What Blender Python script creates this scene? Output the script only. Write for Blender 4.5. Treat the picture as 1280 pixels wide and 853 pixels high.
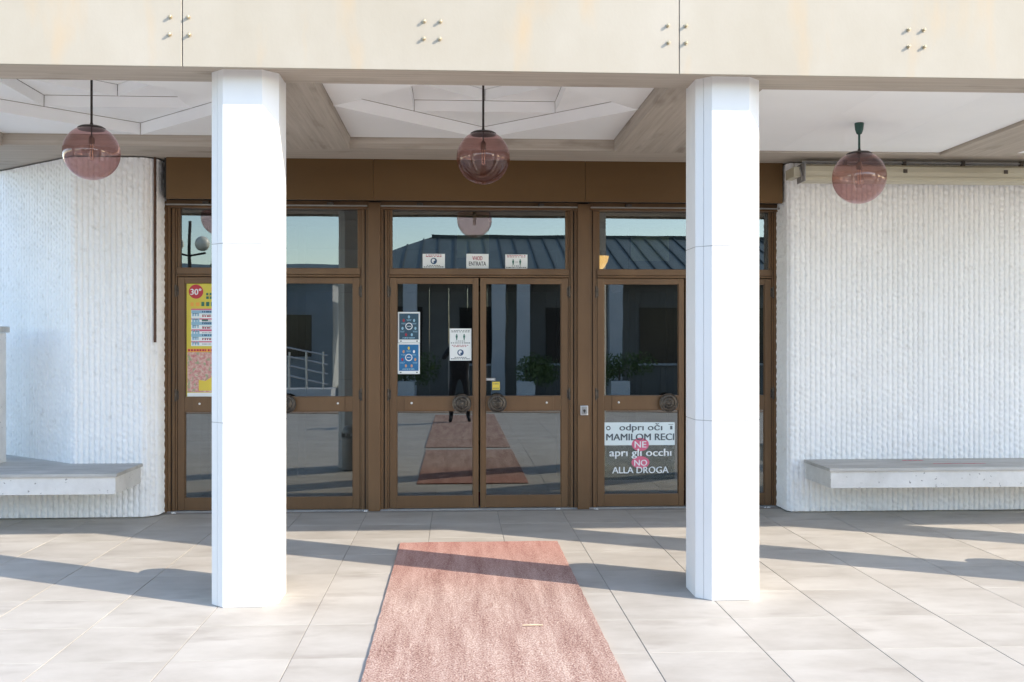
import bpy, bmesh, math, random
from mathutils import Vector, Matrix, noise
import numpy as np
R = math.radians
random.seed(7)
for o in list(bpy.data.objects): bpy.data.objects.remove(o)
S = bpy.context.scene
col = S.collection

# ---------------------------------------------------------------- camera, sky, sun, exposure
cd = bpy.data.cameras.new('camera'); cam = bpy.data.objects.new('camera', cd); col.objects.link(cam)
cam.location = (0, 0, 1.6); cam.rotation_euler = (R(90), 0, R(-3.13))
cd.lens = 35; cd.sensor_width = 36; cd.shift_y = -0.00195; cd.clip_start = 0.05; cd.clip_end = 2000
S.camera = cam
SUN = Vector((0.895, -0.466, 0.592)).normalized()
EL = math.asin(SUN.z); AZ = math.atan2(SUN.x, SUN.y)
w = bpy.data.worlds.new('World'); S.world = w; w.use_nodes = True
nt = w.node_tree; nt.nodes.clear()
sky = nt.nodes.new('ShaderNodeTexSky'); sky.sky_type = 'NISHITA'; sky.sun_disc = False
sky.sun_elevation = EL; sky.sun_rotation = AZ; sky.air_density = 1.0; sky.dust_density = 0.45; sky.ozone_density = 1.0
bg = nt.nodes.new('ShaderNodeBackground'); bg.inputs[1].default_value = 0.15
wo = nt.nodes.new('ShaderNodeOutputWorld')
nt.links.new(sky.outputs[0], bg.inputs[0]); nt.links.new(bg.outputs[0], wo.inputs[0])
sl = bpy.data.lights.new('sun', 'SUN'); sl.energy = 2.35; sl.angle = R(0.5); sl.color = (1.0, 0.885, 0.74)
so = bpy.data.objects.new('sun', sl); col.objects.link(so)
so.rotation_euler = SUN.to_track_quat('Z', 'Y').to_euler(); so.location = (20, -10, 12)
S.view_settings.view_transform = 'Standard'; S.view_settings.look = 'None'
S.view_settings.exposure = 1.72; S.view_settings.gamma = 1
S.render.engine = 'CYCLES'
S.cycles.max_bounces = 10; S.cycles.transparent_max_bounces = 16; S.cycles.diffuse_bounces = 6

# ---------------------------------------------------------------- materials
def srgb(r, g, b):
    f = lambda c: (c/12.92 if c <= .04045 else ((c+.055)/1.055)**2.4)
    return tuple(f(x/255) for x in (r, g, b))
def new_mat(name):
    m = bpy.data.materials.new(name); m.use_nodes = True
    n = m.node_tree.nodes; n.clear()
    out = n.new('ShaderNodeOutputMaterial'); return m, m.node_tree, out
def pmat(name, c1, c2=None, scale=4, stretch=(1, 1, 1), rough=.6, bump=0, bscale=None, metal=0, detail=6, spec=.5,
         c3=None, s3=1.2, st3=(1, 1, 1), lo3=.55, hi3=.75, lo=.3, hi=.7, rnd=0, coord='Object', emit=None, es=0):
    m, t, out = new_mat(name); N = t.nodes; L = t.links
    b = N.new('ShaderNodeBsdfPrincipled'); L.new(b.outputs[0], out.inputs[0])
    b.inputs['Roughness'].default_value = rough; b.inputs['Metallic'].default_value = metal
    b.inputs['Specular IOR Level'].default_value = spec
    if emit: b.inputs['Emission Color'].default_value = (*emit, 1); b.inputs['Emission Strength'].default_value = es
    if c2 is None and not rnd:
        b.inputs['Base Color'].default_value = (*c1, 1)
        if not bump: return m
    tc = N.new('ShaderNodeTexCoord'); mp = N.new('ShaderNodeMapping'); mp.inputs['Scale'].default_value = stretch
    vec = tc.outputs[coord]
    if rnd:
        oi = N.new('ShaderNodeObjectInfo'); va = N.new('ShaderNodeVectorMath'); va.operation = 'MULTIPLY_ADD'
        cx = N.new('ShaderNodeCombineXYZ')
        for i in range(3): L.new(oi.outputs['Random'], cx.inputs[i])
        va.inputs[1].default_value = (37, 53, 29); L.new(cx.outputs[0], va.inputs[0]); L.new(vec, va.inputs[2]); vec = va.outputs[0]
    L.new(vec, mp.inputs[0])
    nz = N.new('ShaderNodeTexNoise'); nz.inputs['Scale'].default_value = scale; nz.inputs['Detail'].default_value = detail
    nz.inputs['Roughness'].default_value = .62
    L.new(mp.outputs[0], nz.inputs[0])
    colr = None
    if c2 is not None:
        rp = N.new('ShaderNodeValToRGB'); rp.color_ramp.elements[0].position = lo; rp.color_ramp.elements[1].position = hi
        rp.color_ramp.elements[0].color = (*c1, 1); rp.color_ramp.elements[1].color = (*c2, 1)
        L.new(nz.outputs[0], rp.inputs[0]); colr = rp.outputs[0]
    else:
        rg = N.new('ShaderNodeRGB'); rg.outputs[0].default_value = (*c1, 1); colr = rg.outputs[0]
    if c3 is not None:
        m3 = N.new('ShaderNodeMapping'); m3.inputs['Scale'].default_value = st3; L.new(vec, m3.inputs[0])
        n3 = N.new('ShaderNodeTexNoise'); n3.inputs['Scale'].default_value = s3; n3.inputs['Detail'].default_value = 5
        L.new(m3.outputs[0], n3.inputs[0])
        mr = N.new('ShaderNodeMapRange'); mr.inputs[1].default_value = lo3; mr.inputs[2].default_value = hi3
        L.new(n3.outputs[0], mr.inputs[0])
        mx = N.new('ShaderNodeMix'); mx.data_type = 'RGBA'; L.new(mr.outputs[0], mx.inputs[0])
        L.new(colr, mx.inputs[6]); mx.inputs[7].default_value = (*c3, 1); colr = mx.outputs[2]
    if rnd:
        hs = N.new('ShaderNodeHueSaturation'); mr2 = N.new('ShaderNodeMapRange')
        mr2.inputs[3].default_value = 1-rnd; mr2.inputs[4].default_value = 1+rnd
        L.new(oi.outputs['Random'], mr2.inputs[0]); L.new(mr2.outputs[0], hs.inputs['Value']); L.new(colr, hs.inputs['Color']); colr = hs.outputs[0]
    L.new(colr, b.inputs['Base Color'])
    if bump:
        nb = N.new('ShaderNodeTexNoise'); nb.inputs['Scale'].default_value = bscale or scale*6; nb.inputs['Detail'].default_value = 4
        L.new(mp.outputs[0], nb.inputs[0])
        bp = N.new('ShaderNodeBump'); bp.inputs['Strength'].default_value = bump; bp.inputs['Distance'].default_value = .01
        L.new(nb.outputs[0], bp.inputs['Height']); L.new(bp.outputs[0], b.inputs['Normal'])
    return m
def glass_mat(name, tint, refl, rough=0.0, gcol=(1, 1, 1), warp=0, coat=.6):
    m, t, out = new_mat(name); N = t.nodes; L = t.links
    tr = N.new('ShaderNodeBsdfTransparent'); tr.inputs[0].default_value = (*tint, 1)
    gl = N.new('ShaderNodeBsdfGlossy'); gl.inputs['Roughness'].default_value = rough; gl.inputs[0].default_value = (*gcol, 1)
    lw = N.new('ShaderNodeLayerWeight'); lw.inputs[0].default_value = .5
    fr = N.new('ShaderNodeMath'); fr.operation = 'POWER'; fr.inputs[1].default_value = 4.5; L.new(lw.outputs['Facing'], fr.inputs[0])
    if warp:
        tc = N.new('ShaderNodeTexCoord'); nz = N.new('ShaderNodeTexNoise'); nz.inputs['Scale'].default_value = 1.6; nz.inputs['Detail'].default_value = 1
        L.new(tc.outputs['Object'], nz.inputs[0]); bp = N.new('ShaderNodeBump'); bp.inputs['Strength'].default_value = 1; bp.inputs['Distance'].default_value = warp
        L.new(nz.outputs[0], bp.inputs['Height']); L.new(bp.outputs[0], gl.inputs['Normal'])
    ma = N.new('ShaderNodeMath'); ma.operation = 'MULTIPLY_ADD'; ma.inputs[1].default_value = coat; ma.inputs[2].default_value = refl; ma.use_clamp = True
    L.new(fr.outputs[0], ma.inputs[0])
    mx = N.new('ShaderNodeMixShader'); L.new(ma.outputs[0], mx.inputs[0]); L.new(tr.outputs[0], mx.inputs[1]); L.new(gl.outputs[0], mx.inputs[2])
    L.new(mx.outputs[0], out.inputs[0]); return m
M = {}
M['tile'] = pmat('tile', (.36, .328, .285), (.475, .445, .40), scale=1.7, stretch=(1, 1.7, 1), rough=.6, bump=.06, bscale=60, rnd=.03, lo=.30, hi=.66, detail=13,
                 c3=(.27, .235, .20), s3=3.4, st3=(.7, 1.8, 1), lo3=.56, hi3=.92)
M['grout'] = pmat('grout', (.24, .22, .20), (.32, .30, .27), scale=9, rough=.9)
M['ground'] = pmat('ground', (.30, .29, .27), (.40, .385, .36), scale=.6, rough=.9)
M['fascia'] = pmat('fascia', (.355, .318, .255), (.405, .372, .315), scale=1.3, stretch=(1, 1, .6), rough=.85, bump=.05, bscale=60,
                   c3=(.46, .335, .20), s3=2.3, st3=(1.8, 1, .5), lo3=.57, hi3=.92)
M['concx'] = pmat('concrete_boarded_along_x', (.37, .32, .265), (.50, .445, .38), scale=3.0, stretch=(.3, 12, 12), rough=.9, bump=.6, bscale=9,
                  c3=(.25, .21, .165), s3=2.5, st3=(.7, 3, 3), lo3=.58, hi3=.80)
M['concy'] = pmat('concrete_boarded_along_y', (.37, .32, .265), (.50, .445, .38), scale=3.0, stretch=(12, .3, 12), rough=.9, bump=.6, bscale=9,
                  c3=(.25, .21, .165), s3=2.5, st3=(3, .7, 3), lo3=.58, hi3=.80)
M['ceil'] = pmat('white_ceiling', (.86, .865, .86), (.90, .905, .90), scale=1.4, rough=.75, rnd=.02, bump=.03)
M['colpaint'] = pmat('white_column', (.70, .695, .685), (.76, .755, .745), scale=1.5, stretch=(1, 1, .4), rough=.55, bump=.05, bscale=30,
                     c3=(.58, .575, .57), s3=1.1, st3=(3, 3, .5), lo3=.6, hi3=.9)
M['ribwall'] = pmat('white_rib_wall', (.82, .815, .80), (.88, .875, .865), scale=3, rough=.8, bump=.15, bscale=70,
                    c3=(.66, .64, .61), s3=14, lo3=.60, hi3=.85)
M['bench'] = pmat('bench_concrete', (.56, .55, .53), (.70, .69, .67), scale=5, rough=.85, bump=.15, bscale=50,
                  c3=(.27, .26, .25), s3=26, st3=(1, 1, 1.2), lo3=.665, hi3=.70)
M['benchtop'] = pmat('bench_top', (.34, .33, .31), (.52, .51, .49), scale=2.4, stretch=(1, 3, 3), rough=.7, bump=.1, bscale=40)
M['brown'] = pmat('bronze_frame', srgb(102, 77, 53), srgb(125, 96, 67), scale=1.2, stretch=(2, 2, .5), rough=.38, metal=.25, spec=.4)
M['header'] = pmat('bronze_header', srgb(92, 68, 38), srgb(107, 80, 47), scale=.9, stretch=(.6, 1, 1.4), rough=.42, metal=.35)
M['darkgap'] = pmat('dark_gasket', (.012, .011, .010), rough=.7)
M['rail'] = pmat('aluminium_track', (.30, .28, .26), (.42, .40, .37), scale=6, rough=.4, metal=.6)
M['bronze'] = pmat('dark_bronze', (.05, .042, .036), (.14, .115, .09), scale=30, rough=.45, metal=.7, bump=.6, bscale=60)
M['steel'] = pmat('steel', (.62, .61, .60), rough=.35, metal=.8)
M['brass'] = pmat('brass', (.42, .34, .22), (.55, .47, .33), scale=40, rough=.4, metal=.6)
M['pin'] = pmat('bright_pin', (.80, .79, .76), rough=.3, metal=.3)
M['rust'] = pmat('rust', (.075, .04, .025), (.14, .075, .045), scale=20, rough=.9)
M['glass'] = glass_mat('door_glass', (.44, .47, .46), .165, gcol=(.94, .97, .95), coat=.8, warp=.0005)
M['globe'] = glass_mat('pink_globe_glass', (.77, .595, .59), .06, gcol=(.95, .86, .87), coat=.9)
M['capdark'] = pmat('lamp_cap', (.030, .024, .022), (.06, .05, .045), scale=20, rough=.5, metal=.5)
M['capgreen'] = pmat('green_lamp_cap', (.012, .045, .035), (.03, .10, .08), scale=30, rough=.5)
M['socket'] = pmat('socket', (.16, .10, .06), rough=.5)
M['bulb'] = glass_mat('bulb_glass', (.90, .86, .82), .10)
M['filament'] = pmat('filament', (.75, .55, .35), rough=.4)
def carpet_mat():
    m, t, out = new_mat('red_carpet'); N = t.nodes; L = t.links
    b = N.new('ShaderNodeBsdfPrincipled'); L.new(b.outputs[0], out.inputs[0]); b.inputs['Roughness'].default_value = 1; b.inputs['Specular IOR Level'].default_value = .05
    b.inputs['Sheen Weight'].default_value = .08; b.inputs['Sheen Roughness'].default_value = .5; b.inputs['Sheen Tint'].default_value = (1, .72, .68, 1)
    tc = N.new('ShaderNodeTexCoord')
    def nz(scale, st, detail):
        mp = N.new('ShaderNodeMapping'); mp.inputs['Scale'].default_value = st; L.new(tc.outputs['Object'], mp.inputs[0])
        n = N.new('ShaderNodeTexNoise'); n.inputs['Scale'].default_value = scale; n.inputs['Detail'].default_value = detail; n.inputs['Roughness'].default_value = .65; L.new(mp.outputs[0], n.inputs[0]); return n.outputs[0]
    fine = nz(105, (1, 1, 1), 3); streak = nz(2.4, (4.6, .45, 1), 5); big = nz(.7, (1.2, .9, 1), 2)
    def ma(a, k, c):
        n = N.new('ShaderNodeMath'); n.operation = 'MULTIPLY_ADD'; L.new(a, n.inputs[0]); n.inputs[1].default_value = k
        if isinstance(c, float): n.inputs[2].default_value = c
        else: L.new(c, n.inputs[2])
        return n.outputs[0]
    fac = ma(fine, 2.3, ma(streak, 1.1, ma(big, .3, -1.31)))
    rp = N.new('ShaderNodeValToRGB'); L.new(fac, rp.inputs[0]); e = rp.color_ramp.elements
    e[0].position = .08; e[0].color = (.14, .06, .05, 1); e[1].position = .95; e[1].color = (.58, .455, .385, 1)
    q = e.new(.45); q.color = (.34, .215, .175, 1)
    sx = N.new('ShaderNodeSeparateXYZ'); L.new(tc.outputs['Object'], sx.inputs[0])          # the door end is less trodden and keeps its red
    mr = N.new('ShaderNodeMapRange'); L.new(ma(streak, .9, sx.outputs[1]), mr.inputs[0]); mr.inputs[1].default_value = 6.6; mr.inputs[2].default_value = 8.1; mr.inputs[4].default_value = .38
    mx = N.new('ShaderNodeMix'); mx.data_type = 'RGBA'; L.new(mr.outputs[0], mx.inputs[0]); L.new(rp.outputs[0], mx.inputs[6]); mx.inputs[7].default_value = (.50, .17, .135, 1)
    L.new(mx.outputs[2], b.inputs['Base Color'])
    bp = N.new('ShaderNodeBump'); bp.inputs['Strength'].default_value = 1; bp.inputs['Distance'].default_value = .008; L.new(fine, bp.inputs['Height']); L.new(bp.outputs[0], b.inputs['Normal'])
    return m
M['carpet'] = carpet_mat()
M['carpet2'] = pmat('dark_red_carpet', (.12, .028, .030), (.24, .06, .055), scale=110, rough=1, bump=1.0, bscale=150, spec=.05)
M['mat_in'] = pmat('indoor_red_mat', (.10, .012, .03), (.16, .02, .04), scale=80, rough=1)
M['awning'] = pmat('awning_cream', (.47, .43, .32), (.57, .53, .41), scale=2, stretch=(.5, 3, 3), rough=.45, bump=.03)
M['galv'] = pmat('grey_metal', (.27, .26, .25), (.38, .37, .36), scale=9, rough=.5, metal=.4)
M['paper'] = pmat('paper', (.80, .82, .80), rough=.6)
M['ink'] = pmat('ink_black', (.03, .03, .035), rough=.6)
M['inkg'] = pmat('ink_grey', (.09, .11, .12), rough=.6)
M['inkred'] = pmat('ink_red', (.38, .03, .05), rough=.6)
M['inkblue'] = pmat('ink_blue', (.03, .08, .17), rough=.6)
M['inkgreen'] = pmat('ink_green', (.03, .14, .10), rough=.6)
M['posterdark'] = pmat('poster_dark_blue', (.025, .065, .10), (.04, .09, .13), scale=8, rough=.4)
M['posterblue'] = pmat('poster_blue', (.015, .13, .30), (.02, .17, .38), scale=8, rough=.4)
M['iconw'] = pmat('icon_white', (.78, .80, .80), rough=.5)
M['icono'] = pmat('icon_orange', (.60, .32, .16), rough=.5)
M['iconc'] = pmat('icon_pale_blue', (.28, .48, .60), rough=.5)
M['stickw'] = pmat('sticker_white', (.72, .80, .80), rough=.4)
M['pink'] = pmat('sticker_pink', (.66, .13, .22), rough=.4)
M['stickg'] = glass_mat('clear_film', (.90, .92, .92), .0, coat=.2)
M['yellow'] = pmat('sticker_yellow', (.72, .54, .06), rough=.5)
M['posty'] = pmat('poster_yellow', (.64, .58, .05), (.66, .50, .06), scale=5, rough=.4)
M['postr'] = pmat('poster_red', (.50, .03, .04), rough=.4)
M['postpic'] = pmat('poster_picture', (.50, .10, .13), (.68, .55, .42), scale=40, rough=.4, c3=(.30, .36, .20), s3=26, lo3=.55, hi3=.62)
M['posto'] = pmat('poster_orange', (.80, .36, .05), rough=.4)
M['intfloor'] = pmat('indoor_floor', (.16, .145, .125), (.21, .19, .165), scale=3, rough=.4)
M['intwall'] = pmat('indoor_wall', (.17, .145, .12), (.22, .19, .16), scale=2, rough=.8)
M['intwood'] = pmat('indoor_wood', (.06, .035, .02), (.10, .06, .035), scale=3, rough=.5)
M['paperlit'] = pmat('lamplit_paper', (.74, .72, .36), rough=.7)  # yellow glow of the indoor light is put into the paper colour
M['sconce'] = pmat('sconce_shade', (.8, .5, .2), rough=.5, emit=(1.0, .52, .14), es=1.6)
M['oppwall'] = pmat('grey_panel_wall', (.15, .145, .135), (.19, .185, .17), scale=2, rough=.7, rnd=.06)
M['oppwhite'] = pmat('pale_plaster', (.42, .45, .48), (.50, .52, .55), scale=2, rough=.8)
M['oppdark'] = pmat('dark_window', (.015, .016, .018), rough=.15)
M['roofgreen'] = pmat('green_roof_metal', (.11, .135, .12), (.16, .185, .165), scale=2, stretch=(1, .3, 1), rough=.45, metal=.3, rnd=.08)
M['roofseam'] = pmat('roof_seam', (.045, .06, .06), rough=.5)
M['planter'] = pmat('planter', (.52, .56, .60), (.60, .63, .66), scale=4, rough=.8)
M['leaf'] = pmat('leaf', (.06, .105, .03), (.13, .18, .06), scale=3, rough=.6)
M['leafd'] = pmat('conifer_leaf', (.02, .045, .022), (.05, .085, .04), scale=3, rough=.7)
M['bark'] = pmat('bark', (.08, .06, .045), (.14, .11, .085), scale=10, rough=.9)
M['lampw'] = pmat('street_lamp_globe', (.74, .70, .60), rough=.3)
M['cloth'] = pmat('dark_clothes', (.012, .012, .014), (.02, .02, .024), scale=10, rough=.9)
M['skin'] = pmat('skin', (.45, .28, .20), rough=.6)
M['hair'] = pmat('hair', (.02, .014, .01), rough=.6)
M['black'] = pmat('black_plastic', (.012, .012, .012), rough=.4)
M['redpaint'] = pmat('red_scrawl', (.55, .08, .12), rough=.7)
M['litter'] = pmat('litter', (.75, .73, .70), rough=.8)
M['twig'] = pmat('twig', (.62, .50, .33), rough=.8)
M['kerb'] = pmat('kerb', (.32, .22, .15), (.40, .28, .2), scale=4, rough=.8)

# ---------------------------------------------------------------- mesh helpers
def tag(o, label=None, cat=None, group=None, kind=None):
    if label: o['label'] = label
    if cat: o['category'] = cat
    if group: o['group'] = group
    if kind: o['kind'] = kind
    return o
def link(o, parent=None):
    col.objects.link(o)
    if parent is not None: o.parent = parent
    return o
def empty(name, loc=(0, 0, 0)):
    o = bpy.data.objects.new(name, None); o.location = loc; o.empty_display_size = .1
    return link(o)
def rel(parent):                    # offset of a parent chain (translations only)
    v = Vector((0, 0, 0))
    while parent is not None: v += parent.location; parent = parent.parent
    return v
class MB:
    def __init__(s): s.v = []; s.f = []
    def box(s, x0, x1, y0, y1, z0, z1):
        b = len(s.v)
        s.v += [(x0,y0,z0),(x1,y0,z0),(x1,y1,z0),(x0,y1,z0),(x0,y0,z1),(x1,y0,z1),(x1,y1,z1),(x0,y1,z1)]
        s.f += [tuple(b+i for i in q) for q in ((3,2,1,0),(4,5,6,7),(0,1,5,4),(1,2,6,5),(2,3,7,6),(3,0,4,7))]
        return s
    def prism(s, pts, z0, z1):      # XY polygon, counter-clockwise
        b = len(s.v); n = len(pts)
        s.v += [(x, y, z0) for x, y in pts] + [(x, y, z1) for x, y in pts]
        s.f += [tuple(b+i for i in reversed(range(n))), tuple(b+n+i for i in range(n))]
        s.f += [(b+i, b+(i+1) % n, b+n+(i+1) % n, b+n+i) for i in range(n)]
        return s
    def prismx(s, pts, x0, x1):     # YZ polygon extruded in x
        b = len(s.v); n = len(pts)
        s.v += [(x0, y, z) for y, z in pts] + [(x1, y, z) for y, z in pts]
        s.f += [tuple(b+i for i in reversed(range(n))), tuple(b+n+i for i in range(n))]
        s.f += [(b+i, b+(i+1) % n, b+n+(i+1) % n, b+n+i) for i in range(n)]
        return s
    def prismy(s, pts, y0, y1):     # XZ polygon extruded in y
        b = len(s.v); n = len(pts)
        s.v += [(x, y0, z) for x, z in pts] + [(x, y1, z) for x, z in pts]
        s.f += [tuple(b+i for i in range(n)), tuple(b+n+i for i in reversed(range(n)))]
        s.f += [(b+(i+1) % n, b+i, b+n+i, b+n+(i+1) % n) for i in range(n)]
        return s
    def tube(s, pts, rad, n=10, caps=True):
        pts = [Vector(p) for p in pts]; rr = rad if isinstance(rad, (list, tuple)) else [rad]*len(pts)
        b = len(s.v); up = None
        for i, p in enumerate(pts):
            d = (pts[min(i+1, len(pts)-1)]-pts[max(i-1, 0)]).normalized()
            a = d.orthogonal().normalized() if up is None else (up-d*up.dot(d)).normalized()
            up = a; c = d.cross(a)
            for k in range(n):
                t = 2*math.pi*k/n; s.v.append(tuple(p+(a*math.cos(t)+c*math.sin(t))*rr[i]))
        for i in range(len(pts)-1):
            for k in range(n):
                s.f.append((b+i*n+k, b+i*n+(k+1) % n, b+(i+1)*n+(k+1) % n, b+(i+1)*n+k))
        if caps:
            s.f.append(tuple(b+k for k in reversed(range(n)))); e = b+(len(pts)-1)*n; s.f.append(tuple(e+k for k in range(n)))
        return s
    def lathe(s, prof, c=(0, 0, 0), n=24, axis='z'):   # prof: (r, h) from low h to high h
        b = len(s.v)
        for r, h in prof:
            for k in range(n):
                t = 2*math.pi*k/n; x, y = r*math.cos(t), r*math.sin(t)
                p = (x, y, h) if axis == 'z' else (x, -h, y)   # axis 'y': h points to the viewer (-y)
                s.v.append((p[0]+c[0], p[1]+c[1], p[2]+c[2]))
        for i in range(len(prof)-1):
            for k in range(n):
                s.f.append((b+i*n+k, b+i*n+(k+1) % n, b+(i+1)*n+(k+1) % n, b+(i+1)*n+k))
        if prof[0][0] > 1e-5: s.f.append(tuple(b+k for k in reversed(range(n))))
        if prof[-1][0] > 1e-5: e = b+(len(prof)-1)*n; s.f.append(tuple(e+k for k in range(n)))
        return s
    def quad(s, a, b_, c, d):
        b = len(s.v); s.v += [tuple(a), tuple(b_), tuple(c), tuple(d)]; s.f.append((b, b+1, b+2, b+3)); return s
    def build(s, name, mat, parent=None, smooth=False, bevel=0, base=True):
        off = rel(parent) if base else Vector((0, 0, 0))
        me = bpy.data.meshes.new(name)
        me.from_pydata([(x-off.x, y-off.y, z-off.z) for x, y, z in s.v], [], s.f); me.update()
        if bevel:
            bm = bmesh.new(); bm.from_mesh(me)
            bmesh.ops.bevel(bm, geom=bm.edges[:], offset=bevel, segments=2, profile=.6, affect='EDGES', clamp_overlap=True)
            bm.to_mesh(me); bm.free()
        me.materials.append(M[mat])
        if smooth:
            for p in me.polygons: p.use_smooth = True
            try: me.set_sharp_from_angle(angle=R(40))
            except Exception: pass
        o = bpy.data.objects.new(name, me); return link(o, parent)
def box(name, mat, b, parent=None, bevel=0): return MB().box(*b).build(name, mat, parent, bevel=bevel)
def text(body, rect, y, mat, parent, name='lettering', bold=.012, fill=True):
    x0, x1, z0, z1 = rect
    cu = bpy.data.curves.new('t', 'FONT'); cu.body = body; cu.size = 1;  cu.resolution_u = 3; cu.align_x = 'CENTER'
    ob = bpy.data.objects.new('t', cu); col.objects.link(ob)
    dg = bpy.context.evaluated_depsgraph_get(); me = bpy.data.meshes.new_from_object(ob.evaluated_get(dg))
    bpy.data.objects.remove(ob)
    xs = [v.co.x for v in me.vertices]; ys = [v.co.y for v in me.vertices]
    ax, bx, ay, by = min(xs), max(xs), min(ys), max(ys)
    off = rel(parent)
    for v in me.vertices:
        v.co = Vector((x0+(v.co.x-ax)/(bx-ax)*(x1-x0), y, z0+(v.co.y-ay)/(by-ay)*(z1-z0)))-off
    if bold > 0:
        bm = bmesh.new()
        for k_, dx in enumerate((-1, 0, 1)):
            n0 = len(bm.verts); bm.from_mesh(me); bm.verts.ensure_lookup_table()
            for v in bm.verts[n0:]: v.co += Vector((dx*bold*(z1-z0)*2, -.0002*k_, (k_-1)*bold*(z1-z0)*.6))
        bm.to_mesh(me); bm.free()
    me.materials.clear(); me.materials.append(M[mat]); me.name = name
    return link(bpy.data.objects.new(name, me), parent)
def disc(name, mat, cx, cz, r, y, parent, rz=None, n=28, th=.0012):
    rz = rz or r
    return MB().prismy([(cx+r*math.cos(2*math.pi*k/n), cz+rz*math.sin(2*math.pi*k/n)) for k in range(n)], y-th, y).build(name, mat, parent)
def ring(name, mat, cx, cz, r0, r1, y, parent, n=28):
    m = MB()
    for k in range(n):
        a, b = 2*math.pi*k/n, 2*math.pi*(k+1)/n
        m.quad(*[(cx+r*math.cos(t), y, cz+r*math.sin(t)) for r, t in ((r0, a), (r1, a), (r1, b), (r0, b))])
    return m.build(name, mat, parent)
def lines(name, mat, rects, y, parent):
    m = MB()
    for x0, x1, z0, z1 in rects: m.quad((x0, y, z0), (x1, y, z0), (x1, y, z1), (x0, y, z1))
    return tag(m.build(name, mat, parent), kind='stuff')

# ---------------------------------------------------------------- ground and pavement
tag(MB().box(-400, 400, -400, 400, -.5, -.06).build('ground', 'ground'), kind='structure')
pav = tag(MB().box(-24, 26, -9.4, 9.45, -.06, -.0035).build('pavement', 'grout'), kind='structure')
TS = .6; TX = -.83; TY = 5.03; GX = .0022; GY = .0008
def tile_mesh():
    m = MB().box(-TS/2+GX, TS/2-GX, -TS/2+GY, TS/2-GY, -.012, 0)
    me = bpy.data.meshes.new('tile'); me.from_pydata(m.v, [], m.f); me.update()
    bm = bmesh.new(); bm.from_mesh(me)
    bmesh.ops.bevel(bm, geom=[e for e in bm.edges if abs(e.verts[0].co.z) < 1e-6 and abs(e.verts[1].co.z) < 1e-6], offset=.0012, segments=1, affect='EDGES')
    bm.to_mesh(me); bm.free(); me.materials.append(M['tile']); return me
tm = tile_mesh()
far = MB()
for i in range(-38, 42):
    for j in range(-24, 8):
        cx = TX+TS*(i+.5); cy = TY+TS*(j+.5)
        if cy+TS/2 > 9.45: continue
        if -6 <= i <= 11 and -1 <= j <= 7:
            o = bpy.data.objects.new('tile', tm); o.location = (cx, cy, random.uniform(-.0004, .0006)); link(o, pav)
        elif -25 < cx < 26:
            far.box(cx-TS/2+GX, cx+TS/2-GX, cy-TS/2+GY, cy+TS/2-GY, -.010, 0)
tag(far.build('far_tiles', 'tile', pav), kind='stuff')

# ---------------------------------------------------------------- canopy
MOD = 2.9; CX0 = .22; CY = 7.45; HR = 1.14
can = tag(empty('canopy', (0, 5.86, 3.18)), 'cream concrete canopy with bolted fascia panels and coffered white ceiling over the entrance', 'canopy')
J0 = -1.592; PW = 2.909
for k in range(-1, 4):
    x0 = J0+PW*k+.0025; x1 = J0+PW*(k+1)-.0025
    p = box('fascia_panel', 'fascia', (x0, x1, 5.86, 5.884, 3.178, 4.35), can, bevel=.003)
    for bx in (x0+.036, x0+PW/2-.060, x0+PW/2+.034, x1-.066):
        for bz in (3.463, 3.361):
            jx = random.uniform(-.003, .003)
            MB().lathe([(.0125, 0), (.0125, .004), (.0085, .004), (.0085, .018), (.005, .021), (0, .021)], (bx+jx, 5.86, bz), 10, 'y').build('bolt', 'brass', p)
XA, XB = J0-PW, J0+PW*4
box('front_beam', 'concx', (XA, XB, 5.888, 6.31, 3.205, 3.9), can, bevel=.006)
box('rear_beam', 'concx', (XA, XB, 8.592, 11.2, 3.235, 3.9), can, bevel=.006)
bays = [CX0+MOD*k for k in range(-1, 4)]
for b in bays:
    box('cross_beam', 'concy', (b-HR-.62, b-HR, 6.306, 8.596, 3.222, 3.9), can, bevel=.006)
box('cross_beam', 'concy', (bays[-1]+HR, bays[-1]+HR+.62, 6.306, 8.596, 3.222, 3.9), can, bevel=.006)
box('roof_slab', 'concx', (XA, XB, 5.98, 17, 3.91, 4.3), can)
def inset(pts, d):
    cx = sum(p[0] for p in pts)/len(pts); cy = sum(p[1] for p in pts)/len(pts)
    n = len(pts); out = []
    for i in range(n):                      # move each edge inwards by d
        p0, p1, p2 = Vector(pts[i-1]), Vector(pts[i]), Vector(pts[(i+1) % n])
        e1 = (p1-p0).normalized(); e2 = (p2-p1).normalized()
        n1 = Vector((-e1.y, e1.x)); n2 = Vector((-e2.y, e2.x)); s = (n1+n2); s = s/ max(.2, (1+n1.dot(n2)))
        q = p1+s*d; out.append((q.x, q.y))
    return out
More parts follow.
